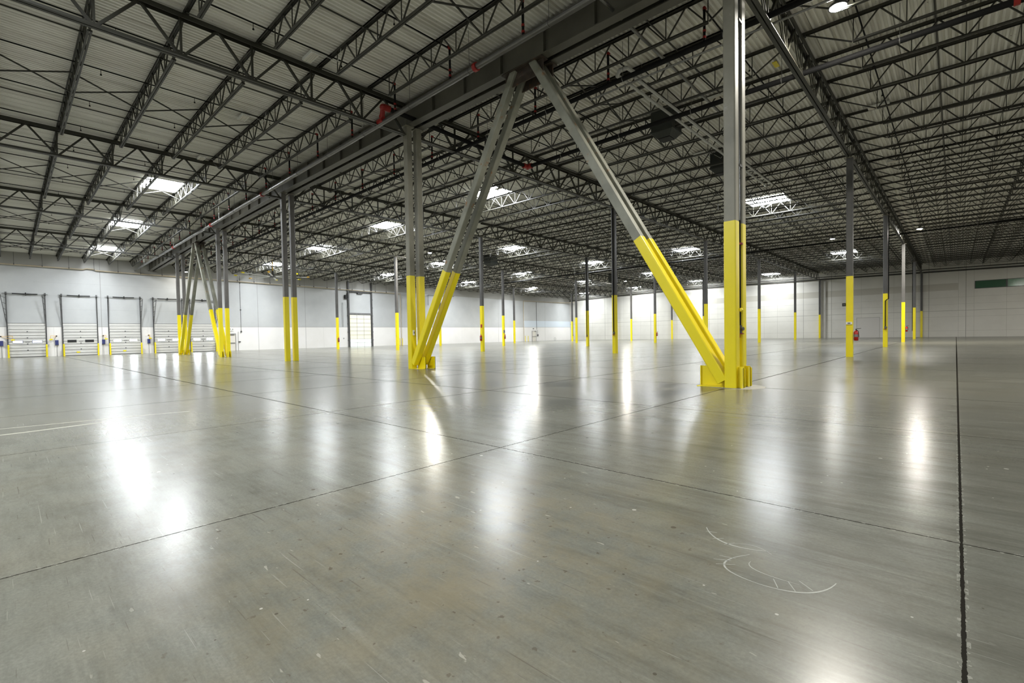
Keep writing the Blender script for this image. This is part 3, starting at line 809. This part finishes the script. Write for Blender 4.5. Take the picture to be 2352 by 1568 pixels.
# tall sectional door with translucent panels
door_n += 1
d = struct(put('door_%d' % door_n, None, loc=(XW, 36.12, 0)), 'tall sectional door with cream translucent panels between dark posts')
m = MB(); m2 = MB(); m3 = MB()
zz = [.0, .59, 1.15, 1.73, 2.32, 2.91, 3.49, 4.09, 4.66]
for a in range(8):
    for b in range(3):
        mm = m2 if a < 2 else m
        ya = -1.70+b*1.135; mm.box(.03, .06, ya+.02, ya+1.115, zz[a]+.02, zz[a+1]-.02)
for a in range(9): m3.box(.02, .075, -1.72, 1.72, zz[a]-.018, zz[a]+.018)
for b in range(4): m3.box(.02, .075, -1.70+b*1.135-.02, -1.70+b*1.135+.02, 0, 4.66)
obj('upper_panels', m, M['translucent'], d); obj('lower_panels', m2, M['translucent_low'], d); obj('panel_frame', m3, M['track'], d)
m = MB(); m.box(.0, .12, -1.75, 1.75, 4.68, 4.95); obj('header_beam', m, M['track'], d)
for s in (-1, 1):
    m = MB(); m.box(0, .22, s*1.86-.11, s*1.86+.11, 0, 9.5)
    for k in range(7): m.box(0, .2, s*1.98-.06, s*1.98+.06, .9+k*1.2, 1.0+k*1.2)
    obj('post', m, M['darkgrey'], d)
m = MB(); m.tube((.2, -1.8, 8.0), (.2, 1.8, 8.0), .10, 10); m.box(0, .3, -.45, .35, 7.72, 7.9); obj('torsion_spring', m, M['darkgrey'], d)
m = MB(); m.box(0, .3, -2.45, -2.1, 6.95, 7.5); m.tube((.15, -2.2, 7.4), (.15, -1.95, 8.0), .03, 6); obj('door_motor', m, M['rubber'], d)
m = MB()
for yy in (-2.7, -2.85): m.bar((.03, yy, 2.9), (.03, yy, 6.4), .02, .02)
m.box(0, .08, -2.72, -2.62, 1.2, 1.32)
obj('pull_chain', m, M['track'], d)

# man doors
def man_door(ya, yb, h, label, bar_, closer=True):
    global door_n; door_n += 1
    d = struct(put('door_%d' % door_n, None, loc=(XW, 0, 0)), label)
    m = MB(); m.box(0, .05, ya, yb, 0, h); obj('door_leaf', m, M['offwhite'], d)
    m = MB(); m.box(0, .08, ya-.05, ya, 0, h+.05); m.box(0, .08, yb, yb+.05, 0, h+.05); m.box(0, .08, ya-.05, yb+.05, h, h+.05); obj('door_frame', m, M['track'], d)
    m = MB(); m.box(.05, .12, ya+.06, yb-.06, .9, .96); obj('push_bar', m, M['darkgrey'], d)
    if closer: m = MB(); m.box(.05, .13, yb-.55, yb-.1, h-.12, h-.05); obj('door_closer', m, M['darkgrey'], d)
man_door(18.47, 19.32, 2.02, 'pale exit door with push bar right of the dock doors', True)
man_door(75.2, 76.45, 2.08, 'pale exit door near the far corner', True)
t = thing('emergency_light', 'small emergency light above the exit door by the docks', 'lamp', (XW, 18.9, 2.5))
m = MB(); m.box(0, .1, -.16, .16, -.1, .06); obj('body', m, M['white'], t)
m = MB(); m.ball((.1, -.12, .12), .06, 8); m.ball((.1, .14, .10), .06, 8); obj('lamp_head', m, M['track'], t)
t = thing('emergency_light', 'small emergency light above the far corner exit door', 'lamp', (XW, 75.6, 2.6))
m = MB(); m.box(0, .1, -.16, .16, -.1, .06); obj('body', m, M['darkgrey'], t)

# wall conduit with call boxes
t = thing('wall_conduit', 'thin conduit with small boxes right of the exit door by the docks', 'pipe', (XW, 20.0, 0))
m = MB(); m.path([(.04, 0, 9.2), (.04, 0, 2.3)], .018, 6); m.path([(.04, -.35, 2.3), (.04, -.35, 0)], .014, 6); obj('conduit', m, M['darkgrey'], t)
m = MB(); m.box(0, .1, -.06, .06, 8.2, 8.35); m.box(0, .1, -.06, .06, 4.9, 5.05); m.box(0, .12, -.07, .07, 2.2, 2.4); m.box(0, .1, -.35, -.1, 1.0, 1.12); obj('junction_box', m, M['darkgrey'], t)
t = thing('wall_conduit', 'thin dark conduit on the far wall above the corner exit door', 'pipe', (XW, 76.7, 0))
m = MB(); m.path([(.04, 0, 8.3), (.04, 0, 2.4)], .03, 6); m.path([(.04, .3, 2.3), (.04, .3, 1.0)], .02, 6); m.box(0, .12, .15, .45, 1.0, 1.4); obj('conduit', m, M['darkgrey'], t)

# tan pipe along the dock wall
t = thing('wall_pipe', 'long tan pipe hung along the top of the dock wall', 'pipe', (0, 0, 0))
xp = XW+.3
m = MB(); m.path([(xp, -6, 8.73), (xp, 5.6, 8.63), (xp, 5.85, 8.74), (xp, 6.4, 8.72), (xp, 6.6, 8.60), (xp, 43.0, 8.12), (xp, 43.0, .02)], .055, 10); obj('pipe_run', m, M['tan'], t)
for k in range(25):
    y = -3.0+1.89*k; z = 8.68-.0126*y
    m = MB(); m.tube((xp, y, z), (xp, y, roof(xp)-.05), .014, 5); m.box(xp-.08, xp+.08, y-.03, y+.03, z-.02, z+.14)
    if in_view((xp, y, z), (xp, y, z+1)): obj('hanger', m, M['darkgrey'], t)
t = thing('wall_pipe', 'short dark pipe bracketed high on the dock wall, mid distance', 'pipe')
m = MB(); m.path([(xp, 48.4, 6.5), (xp, 48.4, 8.2), (xp, 54.0, 8.25)], .035, 8); obj('pipe_run', m, M['darkgrey'], t)
t = thing('wall_pipe', 'brown downpipe on the dock wall near the far corner', 'pipe')
m = MB(); m.path([(xp, 72.3, .02), (xp, 72.3, 8.2), (xp, 86.5, 8.35), (XW+2, YR-.5, 8.45)], .055, 8); obj('pipe_run', m, M['tan'], t)
for (y, lb) in ((42.35, 'left'), (42.8, 'right')):
    t = thing('bollard', 'thin yellow bollard guarding the tan downpipe, %s of two' % lb, 'bollard', (XW+.9, y, 0), group='downpipe bollards')
    m = MB(); m.lathe((0, 0, 0), [(.06, 0), (.06, 1.1), (0, 1.15)], 12); obj('post', m, M['yellow'], t)
for (y, lb) in ((71.9, 'left'), (72.8, 'right')):
    t = thing('bollard', 'thin yellow bollard by the brown downpipe near the far corner, %s of two' % lb, 'bollard', (XW+1.0, y, 0), group='downpipe bollards')
    m = MB(); m.lathe((0, 0, 0), [(.06, 0), (.06, 1.1), (0, 1.15)], 12); obj('post', m, M['yellow'], t)
t = thing('hose_coil', 'pale hose coil lying by the far corner of the dock wall', 'hose', (XW+.25, 82.6, .02))
m = MB(); pts = [(.0, math.cos(a*.35)*.28, .30+math.sin(a*.35)*.28) for a in range(19)]; m.path(pts, .022, 6); obj('hose', m, M['track'], t)

# ------------------------------------------------------------------ ceiling fan
fx, fy, fz = -54.8, 20.4, 8.2
t = thing('ceiling_fan', 'huge white ceiling fan with yellow blade tips above the docks', 'fan', (fx, fy, fz))
m = MB(); m.lathe((0, 0, 0), [(0, -.12), (.28, -.1), (.32, 0), (.28, .12), (.12, .2), (.12, .6), (0, .62)], 20); obj('motor_hub', m, M['darkgrey'], t, smooth=True)
m = MB(); m.tube((0, 0, .5), (0, 0, roof(fx)-fz-.1), .05, 10); obj('mast', m, M['orange'], t)
for k in range(8):
    a = k*math.pi/4+.33; ca, sa = math.cos(a), math.sin(a)
    m = MB(); m.bar((.3*ca, .3*sa, 0), (3.45*ca, 3.45*sa, -.02), .17, .035); bl = obj('blade', m, M['white'], t)
    m = MB(); m.bar((3.45*ca, 3.45*sa, .0), (3.72*ca, 3.72*sa, .03), .20, .12); obj('blade_tip', m, M['orange'] if k % 3 == 1 else M['yellow'], bl)

# ------------------------------------------------------------------ heaters, pipes and strip lights in the roof
def duct_unit(x, y, zlo, label, s=.55):
    t = thing('duct_unit', label, 'duct', (x, y, zlo), group='roof duct units')
    h = roof(x)-zlo
    m = MB(); m.box(-s, s, -s, s, .22, h); m.box(-s-.03, s+.03, -s-.03, s+.03, .18, .26); obj('duct_box', m, M['duct'], t)
    m = MB()
    m.prism((0, 0, .2), (0, 0, -.02), [(-s, -s), (s, -s), (s, s), (-s, s)], (1, 0, 0), True, [(-s*.62, -s*.62), (s*.62, -s*.62), (s*.62, s*.62), (-s*.62, s*.62)]); obj('diffuser', m, M['duct'], t)
    m = MB(); m.box(-s*.55, s*.55, -s*.55, s*.55, -.05, -.02); obj('grille', m, M['rubber'], t)
duct_unit(-8.75, 18.95, 9.25, 'dark duct box with black grille right of the leaning brace', .45)
duct_unit(-8.75, 25.4, 9.35, 'dark duct box beside the nearest twin columns, second along', .45)
duct_unit(-38.9, 38.4, 9.3, 'dark heater box in the middle distance, left of the second-line column')
duct_unit(-38.4, 64.2, 9.0, 'small dark duct box far off beside a second-line column', .5)

t = thing('pipe_pair', 'pair of silver pipes with a bend, running back beside the duct boxes', 'pipe', (0, 0, 0))
zz_ = 9.52
m = MB(); m.path([(-7.55, 14.6, zz_+.1), (-7.62, 13.75, zz_+.12), (-7.8, 13.6, zz_+.06), (-7.98, 13.75, zz_), (-7.95, 14.3, zz_)], .06, 10); obj('bend', m, M['bright_pipe'], t)
m = MB(); m.tube((-7.62, 14.2, zz_), (-7.62, 30, zz_), .05, 10); m.tube((-7.95, 14.2, zz_), (-7.95, 30, zz_), .05, 10); obj('pipe_run', m, M['bright_pipe'], t)
m = MB()
for k in range(8): yk = 15+2*k; m.box(-8.05, -7.52, yk-.02, yk+.02, zz_+.05, zz_+.09); m.tube((-7.78, yk, zz_+.05), (-7.78, yk, roof(-7.8)), .008, 5)
obj('bracket', m, M['silver'], t)
t = thing('conduit_run', 'silver conduit crossing under the double beam toward the camera', 'pipe')
m = MB(); m.tube((-6.45, 6, 9.6), (-6.6, 19, 9.6), .045, 10); obj('pipe_run', m, M['silver'], t)
t = thing('conduit_run', 'thin grey conduit running along the second main toward the right', 'pipe')
m = MB(); m.tube((8, 13.75, 9.12), (-9.0, 13.75, 9.12), .03, 8); obj('pipe_run', m, M['silver'], t)

SL = [(-15.1, 7.0, 'left of the near girder'), (-21.2, 6.95, 'above the first joist bay on the left'), (-27.4, 14.85, 'left of the second twin columns'), (-20.5, 21.1, 'left of the leaning brace'),
      (-6.7, 18.9, 'left of the nearest column, beside the silver pipes'), (-9.4, 24.3, 'left of the nearest column, farther back'), (-2.3, 24.2, 'right of the nearest column'), (-2.4, 32.6, 'right of the nearest column, farther back'), (-27.5, 7.0, 'over the third column line')]
for (x, y, lb) in SL:
    z = roof(x)-.12
    t = thing('strip_light', 'small unlit white strip light %s' % lb, 'lamp', (x, y, z), group='unlit strip lights')
    m = MB(); m.box(-.34, .34, -.14, .14, -.03, .05); obj('housing', m, M['white'], t)
    m = MB()
    for q in (-.09, -.03, .03, .09): m.box(-.30, .30, q-.015, q+.015, -.05, -.03)
    obj('tube_row', m, M['offwhite'], t)
    m = MB(); m.path([(.3, .1, 0), (.55, .3, -.12), (.8, .45, -.32), (.95, .5, -.15), (1.0, .5, .05)], .008, 5); obj('cable', m, M['white'], t)
t = thing('roof_tag', 'small yellow tag stuck to the roof deck right of the nearest column', 'tag', (-4.5, 18.2, roof(-4.5)-.01))
m = MB(); m.box(-.07, .07, -.2, .2, -.02, 0); obj('sheet', m, M['yellow'], t)

# ------------------------------------------------------------------ hose valve pipes on columns
def drop_pipe(x, y, label, jog=None, zlow=1.3):
    t = thing('hose_valve_pipe', label, 'pipe', (x, y, 0), group='hose valve pipes')
    zt = roof(x)-1.1
    m = MB()
    if jog: m.path([(0, 0, zt), (0, 0, 3.3), (jog[0]*.5, jog[1]*.5, 3.25), (jog[0], jog[1], 3.15), (jog[0], jog[1], zlow)], .028, 8); ex, ey = jog
    else: m.path([(0, 0, zt), (0, 0, zlow)], .032, 10); ex = ey = 0
    obj('drop', m, M['black'], t)
    m = MB(); m.tube((ex, ey, zlow-.1), (ex, ey, zlow+.08), .05, 10); m.tube((ex, ey, zlow), (ex+.09, ey-.03, zlow), .04, 8); obj('valve', m, M['darkgrey'], t)
    m = MB(); m.tube((ex, ey, zlow-.12), (ex, ey, zlow-.1), .09, 14); m.tube((ex, ey, zlow-.2), (ex, ey, zlow-.1), .012, 6); obj('hand_wheel', m, M['red'], t)
    return t
t = drop_pipe(-3.53, 11.28, 'black hose valve pipe between the nearest twin columns')
m = MB(); m.tube((0, 0, 3.17), (0, 0, 3.21), .075, 12); obj('red_clamp', m, M['red'], t)
m = MB(); m.box(-.08, .06, -.16, .02, 1.70, 1.75); m.ball((.03, 0, 1.72), .05, 8); m.ball((0, -.14, 1.72), .05, 8); obj('yellow_clamp', m, M['yellow'], t)
m = MB()
for zz in (4.9, 8.05): m.box(-.02, .05, -.10, .10, zz-.02, zz+.03); m.box(-.04, .03, -.12, -.06, zz-.06, zz+.04)
obj('pipe_clamp', m, M['darkgrey'], t)
t = thing('column_conduit', 'thin silver conduit down the nearest twin columns', 'pipe', (-3.50, 11.20, 0))
m = MB(); m.tube((0, 0, 3.7), (0, 0, 9.2), .014, 8); obj('conduit', m, M['silver'], t)
drop_pipe(XC[0]+.17, YC[2]-.05, 'black pipe stepping across a yellow column, third row right', (-.16, -.13), 1.35)
drop_pipe(XC[1]+.0, YC[1]-.16, 'thin dark pipe down the middle column of the second row')
drop_pipe(XC[0]+.0, YC[3]+.18, 'thin dark pipe beside the fourth-row column on the right', None, 1.1)
drop_pipe(XC[2]-.0, YC[2]-.16, 'thin dark pipe on the third-row column, third line', None, 1.1)
drop_pipe(XC[0]-.17, YC[4]-.0, 'thin dark pipe beside the fifth-row column on the right', None, 1.1)
drop_pipe(XC[4]+.17, YC[4]-.0, 'thin dark pipe beside the far column, dock-side line', None, 1.1)

# ------------------------------------------------------------------ fire extinguishers and small boxes
def extinguisher(x, y, z, dx, dy, label):
    t = thing('fire_extinguisher', label, 'fire extinguisher', (x, y, z), group='fire extinguishers')
    cx_, cy2 = dx*.12, dy*.12
    m = MB(); m.lathe((cx_, cy2, 0), [(0, -.25), (.085, -.24), (.09, .12), (.06, .19), (.03, .21), (0, .22)], 16); obj('cylinder', m, M['redx'], t, smooth=True)
    m = MB(); m.lathe((cx_, cy2, 0), [(.0915, -.08), (.0925, .04)], 16); obj('paper_label', m, M['track'], t)
    m = MB(); m.tube((cx_, cy2, .2), (cx_, cy2, .27), .022, 8); m.bar((cx_-.02, cy2, .28), (cx_+dx*.1+.08, cy2+dy*.1, .31), .02, .02); obj('handle', m, M['rubber'], t)
    m = MB(); m.path([(cx_, cy2, .25), (cx_+.09, cy2-.05, .18), (cx_+.11, cy2-.04, -.1)], .012, 6); obj('hose', m, M['rubber'], t)
extinguisher(XC[0]+.12, YC[1], .98, 1, 0, 'red extinguisher hung right of the second-row column on the near line')
extinguisher(XC[2]+.05, YC[1]-.12, 1.1, .2, -1, 'red extinguisher on the front of the second-row column, third line')
extinguisher(XC[0]+.12, YC[3], 1.2, 1, 0, 'red extinguisher right of the fourth-row column on the right')
extinguisher(XC[2]+.12, YC[3], 1.1, 1, 0, 'red extinguisher on a far column left of the long brace')
extinguisher(XC[3]+.12, YC[2]+.0, 1.1, 1, 0, 'small far extinguisher on the fourth-line column, third row')
extinguisher(XC[4]+.12, YC[1], 1.1, 1, 0, 'small extinguisher on the dock-side column left of the tall door')
def wall_box(x, y, z, sx, sy, sz, mat, label, cat='box', name='switch_box'):
    m = MB(); m.box(-sx, sx, -sy, sy, -sz, sz)
    t = thing(name, label, cat, (x, y, z)); obj('enclosure', m, mat, t)
    m = MB(); m.box(-sx*.5, sx*.5, -sy-.004, -sy, -sz*.4, sz*.4) if sx > sy else m.box(sx, sx+.004, -sy*.5, sy*.5, -sz*.4, sz*.4); obj('dial', m, M['darkgrey'], t)
wall_box(XC[0]+.0, YC[1]-.16, 1.53, .11, .03, .055, M['white'], 'white thermostat on the second-row column at the right', 'thermostat', 'thermostat')
wall_box(XT[1]+.15, TW[0]-.02, 1.42, .025, .035, .10, M['white'], 'small white switch on the second twin columns', 'switch')
wall_box(XC[3]+.16, YC[2]-.05, 1.75, .05, .10, .18, M['track'], 'grey electrical box on a column left of the long brace', 'electrical box')
wall_box(XC[0]-.20, YC[1]-.05, 2.38, .07, .06, .07, M['rubber'], 'round black horn on the left of the second-row column', 'horn', 'horn')
wall_box(XC[2]+.05, YC[1]-.14, 2.05, .08, .012, .13, M['redx'], 'small red and white sign above the extinguisher, third line', 'sign', 'fire_sign')

# ------------------------------------------------------------------ marks on the floor
def ribbon(pts, w, z=.0006):
    m = MB(); P = [Vector((x, y, z)) for x, y in pts]
    L, R = [], []
    for i, p in enumerate(P):
        d = (P[min(i+1, len(P)-1)]-P[max(i-1, 0)]).normalized(); n = Vector((-d.y, d.x, 0))*w*(.35+.65*math.sin(math.pi*(i+.5)/len(P)))/2
        L.append(p+n); R.append(p-n)
    for i in range(len(P)-1): m.quad(R[i], R[i+1], L[i+1], L[i])
    return m
def arc(p0, pm, p1, n=14):
    return [((1-t)**2*p0[0]+2*t*(1-t)*pm[0]+t*t*p1[0], (1-t)**2*p0[1]+2*t*(1-t)*pm[1]+t*t*p1[1]) for t in [k/n for k in range(n+1)]]
for pts, w in ((arc((-1.15, 3.02), (-1.0, 2.75), (-.73, 2.93)), .012), (arc((-.83, 2.80), (-1.02, 2.52), (-.70, 2.50)), .010), (arc((-.70, 2.50), (-.45, 2.50), (-.42, 2.75)), .010),
               (arc((-.80, 2.72), (-.82, 2.60), (-.55, 2.62)), .006), (arc((-.95, 2.88), (-.85, 2.98), (-.74, 2.88)), .006)):
    o = obj('tyre_scuff', ribbon(pts, w), M['scuff'], floor)
m = MB(); m.lathe((XT[0], 11.3, .0004), [(0, .0), (.60, 0.0)], 28); obj('grout_patch', m, M['grout'], floor)
for p0, p1 in (((-1.13, 2.96), (-1.07, 2.98)), ((-1.06, 2.88), (-1.01, 2.92)), ((-.98, 2.84), (-.94, 2.9)), ((-.95, 2.68), (-.87, 2.70)), ((-.96, 2.62), (-.88, 2.66)), ((-.93, 2.57), (-.85, 2.63)), ((-.62, 2.52), (-.66, 2.60)), ((-.55, 2.54), (-.60, 2.62)), ((-.49, 2.60), (-.56, 2.66))):
    obj('tyre_scuff', ribbon([p0, ((p0[0]+p1[0])/2, (p0[1]+p1[1])/2), p1], .005), M['scuff'], floor)
o = obj('worn_stripe', ribbon([(-9.5, -.4), (-9.55, .2), (-9.64, .67), (-9.7, 1.0)], .10), M['stripe'], floor)
o = obj('worn_stripe', ribbon([(-10.25, -.4), (-10.15, .5), (-10.08, 1.2), (-9.9, 2.2)], .06), M['stripe'], floor)
